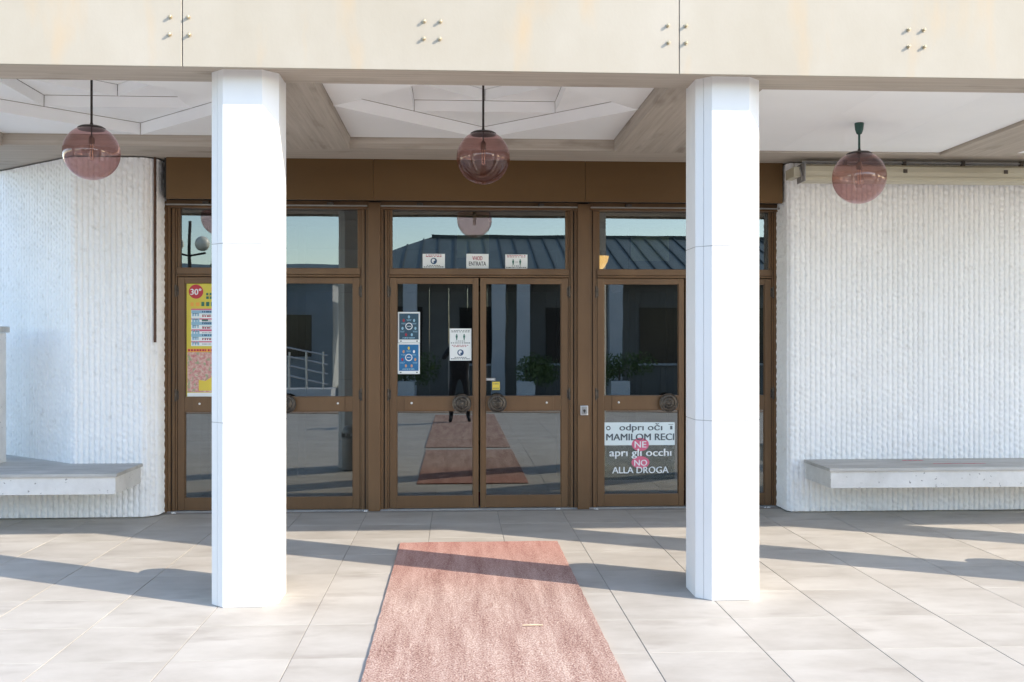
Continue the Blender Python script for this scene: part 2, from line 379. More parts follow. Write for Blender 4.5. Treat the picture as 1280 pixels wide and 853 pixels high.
def coffer(b):
    cf = MB().box(b-HR, b+HR, CY-HR, CY+HR, 3.70, 3.72).build('ceiling_coffer', 'darkgap', can)
    Z = (3.33, 3.43, 3.52, 3.612)
    sq = lambda r: [(b-r, CY-r), (b+r, CY-r), (b+r, CY+r), (b-r, CY+r)]
    di = lambda r: [(b, CY-r), (b+r, CY), (b, CY+r), (b-r, CY)]
    outer = [sq(HR-.004), di(HR-.004)[0:], sq(HR/2)]
    def lvl(poly, inner, z, zt):
        n = len(poly)
        for i in range(n):              # corner triangle: poly corner with the two neighbours of the inner shape
            c = poly[i]; mids = sorted(inner, key=lambda q: (q[0]-c[0])**2+(q[1]-c[1])**2)[:2]
            tri = [c, mids[0], mids[1]]
            ar = (tri[1][0]-tri[0][0])*(tri[2][1]-tri[0][1])-(tri[2][0]-tri[0][0])*(tri[1][1]-tri[0][1])
            if ar < 0: tri = [tri[0], tri[2], tri[1]]
            MB().prism(inset(tri, .0016), z, z+.014).build('ceiling_board', 'ceil', cf)
        m = len(inner)
        for i in range(m):
            a, c = Vector(inner[i]), Vector(inner[(i+1) % m]); d = (c-a).normalized(); nn = Vector((d.y, -d.x))
            a2, c2 = a+d*.003, c-d*.003
            MB().prism([tuple(a2), tuple(a2+nn*.014)[:2], tuple(c2+nn*.014)[:2], tuple(c2)][::-1] if False else
                       [tuple(a2+nn*.014), tuple(c2+nn*.014), tuple(c2), tuple(a2)], z+.0005, zt-.0035).build('ceiling_upstand', 'ceil', cf)
    lvl(sq(HR-.004), di(HR-.004), Z[0], Z[1])
    lvl(di(HR-.004), sq((HR-.004)/2), Z[1], Z[2])
    lvl(sq((HR-.004)/2), di((HR-.004)/2), Z[2], Z[3])
    MB().prism(di((HR-.004)/2+.01), Z[3], Z[3]+.014).build('ceiling_board', 'ceil', cf)
for i, b in enumerate(bays):
    if i in (0, 1): coffer(b)
    else:
        cf = MB().box(b-HR, b+HR, CY-HR, CY+HR, 3.36, 3.38).build('ceiling_coffer', 'darkgap', can)
        for (a0, a1) in ((-HR+.004, -.31), (-.3085, .45), (.4515, HR-.004)):
            MB().prism([(b+a0, CY-HR+.004), (b+a1, CY-HR+.004), (b+a1, CY+HR-.004), (b+a0, CY+HR-.004)], 3.250, 3.264).build('ceiling_board', 'ceil', cf)

# ---------------------------------------------------------------- columns
def col_section(s=1.0, notch=True):
    fx, cx, hd, cy = .116, .200, .205, .125     # half front, half width, half depth, where the chamfer ends
    base = [(-fx, -hd), (fx, -hd), (cx, -cy), (cx, cy), (fx, hd), (-fx, hd), (-cx, cy), (-cx, -cy)]
    pts = []
    n = len(base)
    for i in range(n):
        p, q = Vector(base[i]), Vector(base[(i+1) % n]); pts.append(tuple(p*s))
        if notch and i in (5, 7):
            d = (q-p).normalized(); nn = Vector((-d.y, d.x)); m = (p+q)/2
            pts += [tuple((m-d*.0016)*s), tuple((m-d*.001+nn*.006)*s), tuple((m+d*.001+nn*.006)*s), tuple((m+d*.0016)*s)]
    return pts
COLX = [-4.165, -1.278, 1.668, 4.56, 7.46, 10.36]
for k, x in enumerate(COLX):
    lab = {1: 'white octagonal column beside the red carpet standing in front of the yellow poster',
           2: 'white octagonal column beside the red carpet next to the anti drug door sticker'}.get(k, 'white octagonal column carrying the canopy, standing outside the picture')
    c = tag(empty('column', (x, 6.21, 0)), lab, 'column', 'white columns under the canopy')
    for z0, z1 in ((.003, 1.098), (1.102, 2.168), (2.172, 3.21)):
        MB().prism([(px+x, py+6.21) for px, py in col_section()], z0, z1).build('segment', 'colpaint', c, bevel=0)
    MB().prism([(px+x, py+6.21) for px, py in col_section(.985, False)], .0, 3.0).build('core', 'galv', c)
    if k in (1, 2, 3):      # a round bin stands behind the column; only its shadow shows
        by = 6.21+.205+.135; bx = x
        lb = tag(empty('litter_bin', (bx, by, 0)), ['', 'grey round litter bin with domed lid behind the column by the yellow poster', 'grey round litter bin with domed lid behind the column by the anti drug sticker', 'grey round litter bin with domed lid behind the column outside the picture'][k], 'bin', 'litter bins behind the columns')
        MB().lathe([(.115, 0), (.128, .01), (.128, .40), (.122, .405)], (bx, by, 0), 24).build('body', 'galv', lb, smooth=True)
        MB().lathe([(.128, .455), (.130, .47), (.118, .51), (.09, .54), (.05, .555), (0, .56)], (bx, by, 0), 24).build('lid', 'galv', lb, smooth=True)
        for t in (20, 110, 165, 290): MB().box(bx+.115*math.cos(R(t))-.02, bx+.115*math.cos(R(t))+.02, by+.115*math.sin(R(t))-.006, by+.115*math.sin(R(t))+.006, .40, .47).build('lid_post', 'galv', lb)

# ---------------------------------------------------------------- ribbed white walls
def rib_wall(name, path, z0, z1, parent, seed=0, ds=.0055, dz=.0125):
    pts = [Vector((p[0], p[1])) for p in path]
    seg = [(pts[i+1]-pts[i]).length for i in range(len(pts)-1)]; Lt = sum(seg)
    ns = int(Lt/ds); nz = max(3, int((z1-z0)/dz))
    P = np.zeros((ns+1, 2)); Nn = np.zeros((ns+1, 2)); sarr = np.linspace(0, Lt, ns+1)
    cum = [0]
    for g in seg: cum.append(cum[-1]+g)
    for i, sv in enumerate(sarr):
        j = min(max(0, next((q for q in range(len(seg)) if sv <= cum[q+1]+1e-9), len(seg)-1)), len(seg)-1)
        t = (sv-cum[j])/seg[j]; p = pts[j].lerp(pts[j+1], t); d = (pts[j+1]-pts[j]).normalized()
        P[i] = p; Nn[i] = (-d.y, d.x)
    # smooth the normals round corners
    k = 4; pad = np.pad(Nn, ((k, k), (0, 0)), 'edge'); sm = np.zeros_like(Nn)
    for q in range(2*k+1): sm += pad[q:q+len(Nn)]
    Nn = sm/np.linalg.norm(sm, axis=1)[:, None]
    pad = np.pad(P, ((k, k), (0, 0)), 'edge'); sm = np.zeros_like(P); wsum = 0
    for q in range(2*k+1): sm += pad[q:q+len(P)]
    P2 = sm/(2*k+1); P2[:k] = P[:k]; P2[-k:] = P[-k:]; P = P2
    z = np.linspace(z0, z1, nz+1); S_, Z_ = np.meshgrid(sarr, z, indexing='ij')
    pr = .0485; rng = np.random.RandomState(seed); nr = int(Lt/pr)+3
    ph = rng.uniform(0, 6.28, nr); per = rng.uniform(.050, .075, nr); am = rng.uniform(.6, 1.25, nr)
    ri = np.clip((S_/pr).astype(int), 0, nr-1)
    pz = ph[ri]+1.6*np.sin(Z_*(9+ri % 5)+ri*1.7)+1.1*np.sin(Z_*(23+ri % 7)+ri*.9)
    wv = np.sin(6.2832*Z_/per[ri]+pz)
    fr = (S_/pr) % 1.0
    ctr = .5+.055*wv*am[ri]
    d = np.clip(1-np.abs((fr-ctr)/.5)**4.6, 0, 1)
    h = .0190*d*(.82+.18*np.sin(6.2832*Z_/per[ri]+pz+1.3)*am[ri])
    h += .0018*np.sin(Z_*91+S_*60)*np.sin(S_*143-Z_*37)+rng.normal(0, .0006, h.shape)
    V = np.zeros((ns+1, nz+1, 3)); V[:, :, 0] = P[:, 0][:, None]+Nn[:, 0][:, None]*h; V[:, :, 1] = P[:, 1][:, None]+Nn[:, 1][:, None]*h; V[:, :, 2] = Z_
    off = rel(parent); V -= np.array(off)
    idx = np.arange((ns+1)*(nz+1)).reshape(ns+1, nz+1)
    F = np.stack([idx[:-1, :-1], idx[:-1, 1:], idx[1:, 1:], idx[1:, :-1]], -1).reshape(-1, 4)
    me = bpy.data.meshes.new(name); me.vertices.add(V.size//3); me.vertices.foreach_set('co', V.reshape(-1))
    me.loops.add(F.size); me.loops.foreach_set('vertex_index', F.reshape(-1).astype(np.int32))
    me.polygons.add(len(F)); me.polygons.foreach_set('loop_start', np.arange(0, F.size, 4, dtype=np.int32)); me.polygons.foreach_set('loop_total', np.full(len(F), 4, np.int32))
    me.update(calc_edges=True); me.validate(); me.materials.append(M['ribwall'])
    me.polygons.foreach_set('use_smooth', np.ones(len(F), bool))
    return link(bpy.data.objects.new(name, me), parent)
wl = tag(empty('ribbed_wall', (-3.2, 9.07, 0)), 'white rough ribbed concrete wall with an angled face above the bench, beside the yellow poster', 'wall')
rib_wall('wall_face', [(-2.705, 9.62), (-2.705, 9.17), (-2.80, 9.075), (-3.42, 9.075), (-4.45, 9.935), (-5.7, 10.98)], .012, 3.222, wl, 3)
rib_wall('wall_base', [(-3.40, 9.07), (-5.7, 9.07)], .012, .34, wl, 5)
MB().prism([(-2.73, 9.62), (-5.7, 11.02), (-4.46, 9.97), (-3.42, 9.10), (-2.82, 9.10), (-2.73, 9.19)][::-1], .0, 3.205).build('wall_core', 'bench', wl)
MB().prism([(-3.42, 9.10), (-4.46, 9.97), (-5.7, 11.02), (-5.7, 9.09)][::-1], .0, .455).build('wall_plinth', 'bench', wl)
wr = tag(empty('ribbed_wall', (4, 9.03, 0)), 'flat white rough ribbed concrete wall below the rolled awning', 'wall')
rib_wall('wall_face', [(6.4, 9.035), (3.085, 9.035), (3.055, 9.065), (3.055, 9.62)], .012, 3.222, wr, 8)
MB().box(3.085, 8.6, 9.06, 9.62, 0, 3.205).build('wall_core', 'bench', wr)

# benches
def bench(name, label, x0, x1, poly_top, tx0, tx1):
    o = tag(empty(name, ((x0+x1)/2, 8.7, .3)), label, 'bench', 'concrete wall benches')
    MB().prism([(x0, 8.40), (x1, 8.40), (x1, 9.065), (x0, 9.065)], .315, .4595).build('bench_slab', 'bench', o, bevel=.004)
    MB().prism(poly_top, .460, .490).build('bench_top', 'benchtop', o, bevel=.005)
    return o
bl = bench('wall_bench', 'pale concrete wall bench with wide top running back to the angled wall', -5.6, -2.825, [(-5.62, 8.378), (-2.808, 8.378), (-2.808, 9.07), (-3.43, 9.085), (-4.46, 9.945), (-5.62, 10.91)], 0, 0)
br = bench('wall_bench', 'pale concrete wall bench with red scrawl on top under the rolled awning', 3.205, 8.4, [(3.188, 8.378), (8.42, 8.378), (8.42, 9.05), (3.188, 9.05)], 0, 0)
m = MB(); random.seed(3)
for q in range(9):
    x = 4.22+q*.053; m.quad((x, 8.62+random.uniform(-.008, .008), .4916), (x+.06, 8.62+random.uniform(-.008, .008), .4916), (x+.06, 8.645+random.uniform(-.006, .006), .4916), (x, 8.645+random.uniform(-.006, .006), .4916))
for q in range(4):
    x = 4.05+q*.05; m.quad((x, 8.86, .4916), (x+.045, 8.86, .4916), (x+.045, 8.90, .4916), (x, 8.89, .4916))
tag(m.build('red_scrawl', 'redpaint', br), kind='stuff')
# cabinet on the bench at the angled wall
cb = tag(empty('cabinet', (-4.2, 9.0, .49)), 'grey cabinet with overhanging top standing on the bench by the angled wall', 'cabinet')
box('cabinet_body', 'bench', (-4.66, -4.08, 8.86, 9.25, .488, 1.655), cb, bevel=.006)
box('cabinet_top', 'benchtop', (-4.70, -4.055, 8.83, 9.27, 1.658, 1.713), cb, bevel=.006)
box('corner_strip', 'rust', (-4.084, -4.072, 8.853, 8.875, .492, 1.655), cb)
# rusty strip on the wall edge
tag(box('rusty_strip', 'rust', (-2.725, -2.712, 9.105, 9.15, 1.57, 3.235), bevel=.002), 'thin rusty steel strip hanging on the white wall edge beside the doors', 'strip')
# awning
aw = tag(empty('rolled_awning', (5, 8.9, 3.1)), 'cream rolled awning cassette fixed along the top of the white wall', 'awning')
MB().prismx([(8.74, 3.035), (8.76, 3.018), (8.92, 3.018), (8.945, 3.04), (8.945, 3.165), (8.80, 3.172), (8.755, 3.15), (8.74, 3.10)][::-1], 3.10, 8.3).build('cassette', 'awning', aw, bevel=.004)
box('lower_lip', 'awning', (3.10, 8.3, 8.728, 8.742, 3.022, 3.052), aw, bevel=.003)
MB().box(3.02, 3.085, 8.80, 9.03, 3.06, 3.15).build('end_bracket', 'awning', aw, bevel=.006)
MB().tube([(3.075, 8.80, 3.14), (3.085, 8.77, 3.06), (3.09, 8.79, 3.03), (3.10, 8.80, 3.05)], .008, 8).build('hook', 'galv', aw, smooth=True)
box('joint_cover', 'galv', (3.092, 3.104, 8.725, 8.93, 3.012, 3.178), aw, bevel=.002)
rl = box('top_rail', 'galv', (3.12, 8.3, 8.86, 8.885, 3.196, 3.214), aw)
for x in (3.5, 4.05, 4.6, 5.15, 5.7):
    box('clip', 'bronze', (x, x+.03, 8.852, 8.89, 3.178, 3.224), rl)
for x in (4.00, 4.93, 5.86):
    box('fixing', 'bronze', (x, x+.035, 8.733, 8.741, 3.092, 3.125), aw)

# ---------------------------------------------------------------- entrance frame and doors
BC = [.205-1.955, .205, .205+1.955]; HO = .925; YF = 9.31
fr = tag(empty('entrance_frame', (.205, YF, 0)), 'bronze brown metal entrance frame with posts, transom windows and tall header panels', 'door frame')
for x in (-.7725, 1.1825):
    box('post', 'brown', (x-.0545, x+.0545, YF-.005, YF+.16, 0.0, 2.87), fr, bevel=.004)
hx = [-2.615, -.765, 1.172, 3.018]
for i in range(3):
    box('header_panel', 'header', (hx[i]+.0015, hx[i+1]-.0015, 9.10, 9.13, 2.862, 3.25), fr, bevel=.002)
box('header_core', 'darkgap', (-2.64, 3.03, 9.135, 9.5, 2.88, 3.25), fr)
for i, c in enumerate(BC):
    # soffit recess behind header with aluminium track
    box('head_rail', 'brown', (c-HO, c+HO, YF+.02, YF+.13, 2.812, 2.885), fr, bevel=.003)
    tr = box('curtain_track', 'rail', (c-HO+.01, c+HO-.01, YF-.06, YF-.03, 2.826, 2.836), fr)
    for dx in (-.58, .55): box('track_clip', 'bronze', (c+dx, c+dx+.05, YF-.062, YF+.02, 2.836, 2.862), tr)
    for s in (-1, 1):
        box('jamb', 'brown', (*sorted((c+s*HO, c+s*(HO-.030))), YF+.035, YF+.16, 0.0, 2.812), fr, bevel=.003)
        box('jamb', 'darkgap', (*sorted((c+s*(HO-.029), c+s*(HO-.039))), YF+.06, YF+.16, 0.0, 2.81), fr)
        box('jamb', 'brown', (*sorted((c+s*(HO-.040), c+s*(HO-.066))), YF+.045, YF+.16, 0.0, 2.812), fr, bevel=.004)
        box('jamb', 'brown', (*sorted((c+s*(HO-.067), c+s*(HO-.083))), YF+.062, YF+.16, 0.0, 2.812), fr, bevel=.003)
        box('window_stile', 'brown', (*sorted((c+s*(HO-.084), c+s*(HO-.110))), YF+.075, YF+.14, 2.26, 2.812), fr, bevel=.003)
    box('transom', 'brown', (c-HO+.084, c+HO-.084, YF+.045, YF+.15, 2.200, 2.262), fr, bevel=.006)
    box('transom_lip', 'brown', (c-HO+.084, c+HO-.084, YF+.035, YF+.14, 2.180, 2.197), fr, bevel=.004)
    p = box('transom_pane', 'glass', (c-HO+.109, c+HO-.109, YF+.10, YF+.104, 2.262, 2.812), fr)
    box('threshold', 'galv', (c-HO, c+HO, YF+.03, YF+.17, -.004, .010), fr)
for x in (-2.72, 3.125): box('end_post', 'brown', (x-.044, x+.044, YF+.02, YF+.16, 0, 2.87), fr, bevel=.003)
YL = YF+.062
DL = [['brown glazed door leaf with the yellow poster behind its glass', 'brown glazed door leaf between the yellow poster door and the blue poster door'],
      ['brown glazed door leaf with two blue posters and a white notice', 'brown glazed door leaf with a small yellow sticker above its handle'],
      ['brown glazed door leaf with the anti drug sticker on its lower pane', 'brown glazed door leaf beside the flat ribbed wall, behind the column']]
for i, c in enumerate(BC):
    for s in (-1, 1):
        d = tag(empty('door', (c+s*.42, YL, .012)), DL[i][(s+1)//2], 'door', 'entrance door leaves')
        def B(name, mat, a, b_, y0, y1, z0, z1, par=d, bev=.004):
            x0, x1 = sorted((c+s*a, c+s*b_)); return box(name, mat, (x0, x1, y0, y1, z0, z1), par, bev)
        B('stile', 'brown', .008, .058, YL, YL+.05, .012, 2.176)
        B('stile', 'brown', .774, .838, YL, YL+.05, .012, 2.176)
        B('glazing_bead', 'brown', .0585, .0645, YL+.012, YL+.045, .13, 2.118, bev=.002)
        B('glazing_bead', 'brown', .7675, .7735, YL+.012, YL+.045, .13, 2.118, bev=.002)
        B('top_rail', 'brown', .0585, .7735, YL+.001, YL+.049, 2.118, 2.175)
        B('bottom_rail', 'brown', .0585, .7735, YL+.001, YL+.049, .013, .130)
        r = B('middle_rail', 'brown', .0585, .7735, YL+.001, YL+.049, .922, 1.065)
        B('push_plate', 'brown', .115, .70, YL-.009, YL+.0005, .930, 1.057, r, .003)
        B('pane', 'glass', .0650, .7670, YL+.024, YL+.028, 1.066, 2.117, bev=0)
        B('pane', 'glass', .0650, .7670, YL+.024, YL+.028, .131, .921, bev=0)
        hx_ = c+s*.166; hz = .998
        h = MB().lathe([(.030, -.012), (.030, .03), (.086, .034), (.090, .042), (.088, .050), (.080, .046), (.072, .053), (.060, .055), (.052, .050), (.044, .058), (.030, .060), (.022, .054), (0, .060)], (hx_, YL-.008, hz), 32, 'y').build('handle', 'bronze', d, smooth=True)
        mm = MB(); rr = random.Random(i*7+s)
        for q in range(14):
            a = rr.uniform(0, 6.28); rd = rr.uniform(.006, .05)
            mm.lathe([(.011, 0), (.010, .006), (.005, .010), (0, .011)], (hx_+rd*math.cos(a), YL-.008-.054, hz+rd*math.sin(a)), 8, 'y')
        mm.build('relief', 'bronze', h, smooth=True)
        MB().lathe([(.010, 0), (.010, .005), (.006, .008), (0, .009)], (c+s*.635, YL-.009, 1.0), 12, 'y').build('pin', 'pin', d, smooth=True)
        for hz2 in (2.045, 1.08):
            hg = MB().tube([(c+s*.852, YL-.012, hz2-.055), (c+s*.852, YL-.012, hz2+.055)], .011, 10).build('hinge', 'bronze', d, smooth=True)
            box('hinge_plate', 'bronze', (*sorted((c+s*.828, c+s*.862)), YL-.006, YL+.004, hz2-.04, hz2+.04), hg)
# key switch on the right post
ks = tag(empty('key_switch', (1.183, YF-.005, .93)), 'small steel key switch box on the brown post beside the anti drug sticker door', 'switch')
box('switch_box', 'steel', (1.150, 1.222, YF-.035, YF-.004, .885, .975), ks, bevel=.005)
box('face_plate', 'rail', (1.160, 1.212, YF-.040, YF-.0345, .895, .965), ks, bevel=.002)
MB().lathe([(.012, 0), (.012, .010), (0, .012)], (1.186, YF-.040, .93), 12, 'y').build('lock', 'bronze', ks)
box('key_slot', 'darkgap', (1.183, 1.189, YF-.0545, YF-.052, .905, .93), ks)

# ---------------------------------------------------------------- notices and stickers
YS = YL+.022
def sheet(name, label, cat, rect, mat='paper', y=YS, bev=0, group=None):
    x0, x1, z0, z1 = rect
    e = tag(empty(name, ((x0+x1)/2, y, z0)), label, cat, group)
    box('sheet', mat, (x0, x1, y-.0012, y+.0008, z0, z1), e); return e
YT = YF+.098
def mask_icon(p, cx, cz, r, y):
    disc('icon', 'inkblue', cx, cz, r, y, p)
    disc('icon_head', 'iconw', cx-.1*r, cz+.05*r, r*.55, y-.0013, p, r*.68)
    MB().prismy([(cx-.1*r, cz-.1*r), (cx+.55*r, cz+.15*r), (cx+.5*r, cz-.5*r), (cx-.0*r, cz-.55*r)][::-1], y-.0030, y-.0026).build('icon_mask', 'inkblue', p)
def man_icon(p, cx, z0, h, y, mat):
    m = MB(); w = h*.16
    m.prismy([(cx-w, z0+h*.78), (cx-w*1.1, z0+h*.42), (cx-w*.7, z0+h*.40), (cx-w*.6, z0), (cx+w*.6, z0), (cx+w*.7, z0+h*.40), (cx+w*1.1, z0+h*.42), (cx+w, z0+h*.78)], y-.001, y)
    n = 12; m.prismy([(cx+h*.11*math.cos(6.2832*k/n), z0+h*.90+h*.11*math.sin(6.2832*k/n)) for k in range(n)], y-.001, y)
    return m.build('figure', mat, p)
def scribble(x0, x1, z, h, n, seed):
    rr = random.Random(seed); out = []; x = x0; wd = (x1-x0)/n
    for k in range(n):
        out.append((x+wd*.08, x+wd*rr.uniform(.55, .95), z, z+h)); x += wd
    return out
a = sheet('notice', 'white notice with blue mask symbol on the glass above the doors', 'notice', (-.328, -.119, 2.268, 2.402), y=YT, group='notices above the centre doors')
mask_icon(a, -.224, 2.335, .030, YT-.0015)
lines('red_print', 'inkred', scribble(-.30, -.147, 2.388, .007, 7, 1)+scribble(-.30, -.147, 2.374, .007, 6, 2), YT-.0016, a)
lines('black_print', 'ink', scribble(-.29, -.157, 2.290, .006, 6, 3)+scribble(-.318, -.129, 2.276, .007, 9, 4), YT-.0016, a)
a = sheet('notice', 'white entrance notice reading VHOD ENTRATA above the centre doors', 'notice', (.083, .293, 2.266, 2.404), y=YT, group='notices above the centre doors')
text('VHOD', (.140, .234, 2.344, 2.382), YT-.0016, 'inkred', a); text('ENTRATA', (.108, .268, 2.293, 2.331), YT-.0016, 'ink', a)
a = sheet('notice', 'white notice with two green keep apart figures above the doors', 'notice', (.451, .661, 2.262, 2.400), y=YT, group='notices above the centre doors')
for xx in (.525, .592): man_icon(a, xx, 2.302, .052, YT-.0015, 'inkgreen')
lines('red_print', 'inkred', scribble(.465, .648, 2.388, .006, 8, 5)+scribble(.465, .648, 2.374, .006, 7, 6), YT-.0016, a)
lines('black_print', 'ink', scribble(.512, .604, 2.288, .006, 5, 7)+scribble(.459, .652, 2.273, .007, 10, 8)+[(.548, .557, 2.326, 2.331), (.562, .570, 2.326, 2.331)], YT-.0016, a)
def poster(rect, mat, seed, label):
    x0, x1, z0, z1 = rect; a = sheet('health_poster', label, 'poster', rect, 'paper', group='blue health posters')
    b = box('print', mat, (x0+.012, x1-.012, YS-.0020, YS-.0013, z0+.03, z1-.014), a)
    cx, cz = (x0+x1)/2, (z0+z1)/2+.01
    ring('ring', 'iconw', cx, cz, .026, .034, YS-.0024, b)
    rr = random.Random(seed)
    for k in range(7):
        t = 1.57+6.2832*k/7; ex, ez = cx+.062*math.cos(t), cz+.088*math.sin(t)
        disc('icon', rr.choice(['icono', 'iconw', 'icono', 'inkred', 'yellow']) if mat == 'posterblue' else rr.choice(['iconw', 'inkred', 'iconc']), ex, ez, .010, YS-.0021, b, .015, 10)
        lines('caption', 'iconc', scribble(ex-.024, ex+.024, ez-.028, .004, 4, k+seed)+scribble(ex-.02, ex+.02, ez-.036, .004, 3, k), YS-.0023, b)
    lines('caption', 'iconw', scribble(cx-.018, cx+.018, cz-.003, .006, 3, seed), YS-.0023, b)
    lines('caption', 'iconc', scribble(x0+.04, x1-.04, z0+.042, .006, 6, seed+9), YS-.0023, b)
    lines('logos', 'inkg', [(x0+.02, x0+.035, z0+.010, z0+.020), (x1-.035, x1-.02, z0+.010, z0+.020)], YS-.0016, a)
poster((-.559, -.353, 1.565, 1.854), 'posterdark', 5, 'dark slate blue health poster with white ring taped above the brighter one')
poster((-.561, -.354, 1.271, 1.562), 'posterblue', 6, 'bright blue health poster with white ring and orange icons below the darker one')
a = sheet('notice', 'white notice with two small figures and mask symbol on the door glass', 'notice', (-.074, .130, 1.397, 1.699))
for xx in (-.008, .062): man_icon(a, xx, 1.592, .055, YS-.0015, 'inkgreen')
mask_icon(a, .028, 1.472, .030, YS-.0015)
lines('black_print', 'inkg', scribble(-.06, .116, 1.676, .006, 8, 1)+scribble(-.06, .116, 1.664, .006, 7, 2)+scribble(-.02, .075, 1.578, .006, 5, 3)+scribble(-.064, .12, 1.559, .008, 9, 4)+scribble(-.03, .085, 1.424, .006, 6, 5)+scribble(-.064, .12, 1.409, .008, 9, 6), YS-.0016, a)
lines('red_print', 'inkred', scribble(-.055, .11, 1.538, .006, 7, 7)+scribble(-.04, .09, 1.526, .006, 6, 8), YS-.0016, a)
a = sheet('sticker', 'small yellow square sticker on the glass above the round door handle', 'sticker', (.327, .398, 1.119, 1.196), 'yellow')
lines('black_print', 'inkg', scribble(.338, .388, 1.172, .009, 4, 3)+scribble(.335, .391, 1.130, .010, 5, 4), YS-.0016, a)
a = sheet('sticker', 'small pale grey strip sticker beside the yellow one', 'sticker', (.268, .356, 1.207, 1.232), 'rail')
text('TIRARE', (.276, .346, 1.213, 1.226), YS-.0016, 'iconw', a)
# anti drug sticker
a = sheet('door_sticker', 'white and clear door sticker reading MAMILOM RECI NE and NO ALLA DROGA', 'sticker', (1.388, 2.068, .590, .807), 'stickw')
X0, PX = 1.388, .00764   # metres per photo pixel on the door plane
def T(body, u0, u1, v0, v1, mat, y=YS-.0030, bold=.02): text(body, (X0+(u0-756)*PX, X0+(u1-756)*PX, .807-(v1-529)*PX, .807-(v0-529)*PX), y, mat, a, bold=bold)
box('clear_film', 'stickg', (1.388, 2.066, YS-.0004, YS+.0004, .262, .588), a)
for k, (cu, cv, r_, rz_) in enumerate(((801.6, 556.5, 10.8, 8.2), (801.8, 578.8, 11.2, 7.6))):
    disc('pink_blob', 'pink', X0+(cu-756)*PX, .807-(cv-529)*PX, r_*PX, YS-.0013, a, rz_*PX)
T('odpr\u0131 o\u010d\u0131', 775.5, 829, 530.3, 541.5, 'inkg', bold=.012)
T('MAMILOM RECI', 759, 845-1, 543.0, 551.3, 'inkg', bold=.02)
T('NE', 794.5, 809, 552.6, 560.3, 'iconw', bold=.012)
T('apr\u0131 gl\u0131 occh\u0131', 763, 840.5, 562.0, 574.0, 'iconw', bold=.012)
T('NO', 794, 810, 575.6, 583.0, 'iconw', bold=.012)
T('ALLA DROGA', 766.5, 837, 584.2, 592.3, 'iconw', bold=.012)
ring('emblem', 'inkg', X0+5.5*PX, .807-7*PX, .012, .022, YS-.0016, a, 14)
lines('emblem', 'inkg', [(X0+83*PX, X0+86*PX, .807-9*PX, .807-4.5*PX), (X0+81*PX, X0+87*PX, .807-3*PX, .807-2.4*PX)], YS-.0016, a)
# yellow poster behind the glass
YP = YL+.0205
e = tag(empty('event_poster', (-2.16, YP, 1.082)), 'yellow and red event poster with 30 in a red circle behind the door glass', 'poster')
sh = box('sheet', 'posty', (-2.512, -1.812, YP, YP+.002, 1.062, 2.115), e)
box('picture', 'postpic', (-2.505, -1.819, YP-.0008, YP-.0002, 1.105, 1.478), sh)
box('footer', 'paper', (-2.505, -1.819, YP-.0008, YP-.0002, 1.066, 1.100), sh)
box('panel', 'paper', (-2.470, -1.855, YP-.0008, YP-.0002, 1.535, 1.868), sh)
lines('stripes', 'iconc', [(-2.468, -1.857, z, z+.028) for z in (1.838, 1.730, 1.620)], YP-.001, sh)
lines('stripes', 'posto', [(-2.505, -1.819, 1.480, 1.512)], YP-.001, sh)
lines('stripes', 'pink', [(-2.468, -1.857, 1.780, 1.792), (-2.468, -1.857, 1.672, 1.690), (-2.468, -1.857, 1.568, 1.580), (-2.47, -1.855, 1.868, 1.882)], YP-.001, sh)
lines('print', 'inkblue', sum([scribble(-2.37, -1.90, z, .015, 26, int(z*100)) for z in (1.846, 1.738, 1.628)], []), YP-.0014, sh)
lines('print', 'inkred', sum([scribble(-2.37, -1.90, z, .015, 22, int(z*101)) for z in (1.805, 1.696, 1.590)], []), YP-.0014, sh)
lines('print', 'inkg', sum([scribble(-2.37, -1.95, z, .006, 34, int(z*102)) for z in (1.822, 1.766, 1.755, 1.714, 1.655, 1.604, 1.550)], []), YP-.0014, sh)
lines('print', 'inkgreen', [(-2.372, -2.315, 1.768, 1.782)], YP-.0016, sh)
lines('print', 'iconc', sum([scribble(-2.462, -2.392, z, .034, 3, int(z*90)) for z in (1.812, 1.757, 1.702, 1.647, 1.592, 1.542)], []), YP-.0014, sh)
lines('print', 'inkg', sum([scribble(-2.455, -2.40, z, .006, 4, int(z*93)) for z in (1.832, 1.777, 1.722, 1.667, 1.612, 1.560)], []), YP-.0018, sh)
lines('print', 'postr', scribble(-2.50, -1.83, 1.486, .02, 26, 5), YP-.0014, sh)
disc('red_circle', 'postr', -2.425, 2.040, .066, YP-.0002, sh, n=32)
text('30\u00b0', (-2.474, -2.378, 2.010, 2.068), YP-.0022, 'iconw', sh, bold=.02)
lines('print', 'inkgreen', scribble(-2.335, -1.86, 2.006, .022, 15, 41)+scribble(-2.335, -1.9, 1.972, .024, 13, 42)+scribble(-2.38, -1.86, 1.905, .040, 12, 44), YP-.001, sh)
lines('print', 'posto', scribble(-2.29, -1.86, 2.050, .030, 12, 43)+scribble(-2.48, -2.38, 1.905, .035, 2, 45), YP-.001, sh)
m = MB()
m.prismy([(-2.40, 1.12), (-2.05, 1.12), (-2.05, 1.20), (-2.12, 1.20), (-2.14, 1.27), (-2.18, 1.32), (-2.26, 1.31), (-2.29, 1.24), (-2.34, 1.21), (-2.40, 1.22)], YP-.0014, YP-.001)
m.build('armchair_print', 'yellow', sh)
disc('head_print', 'iconc', -2.225, 1.36, .030, YP-.001, sh, .042)

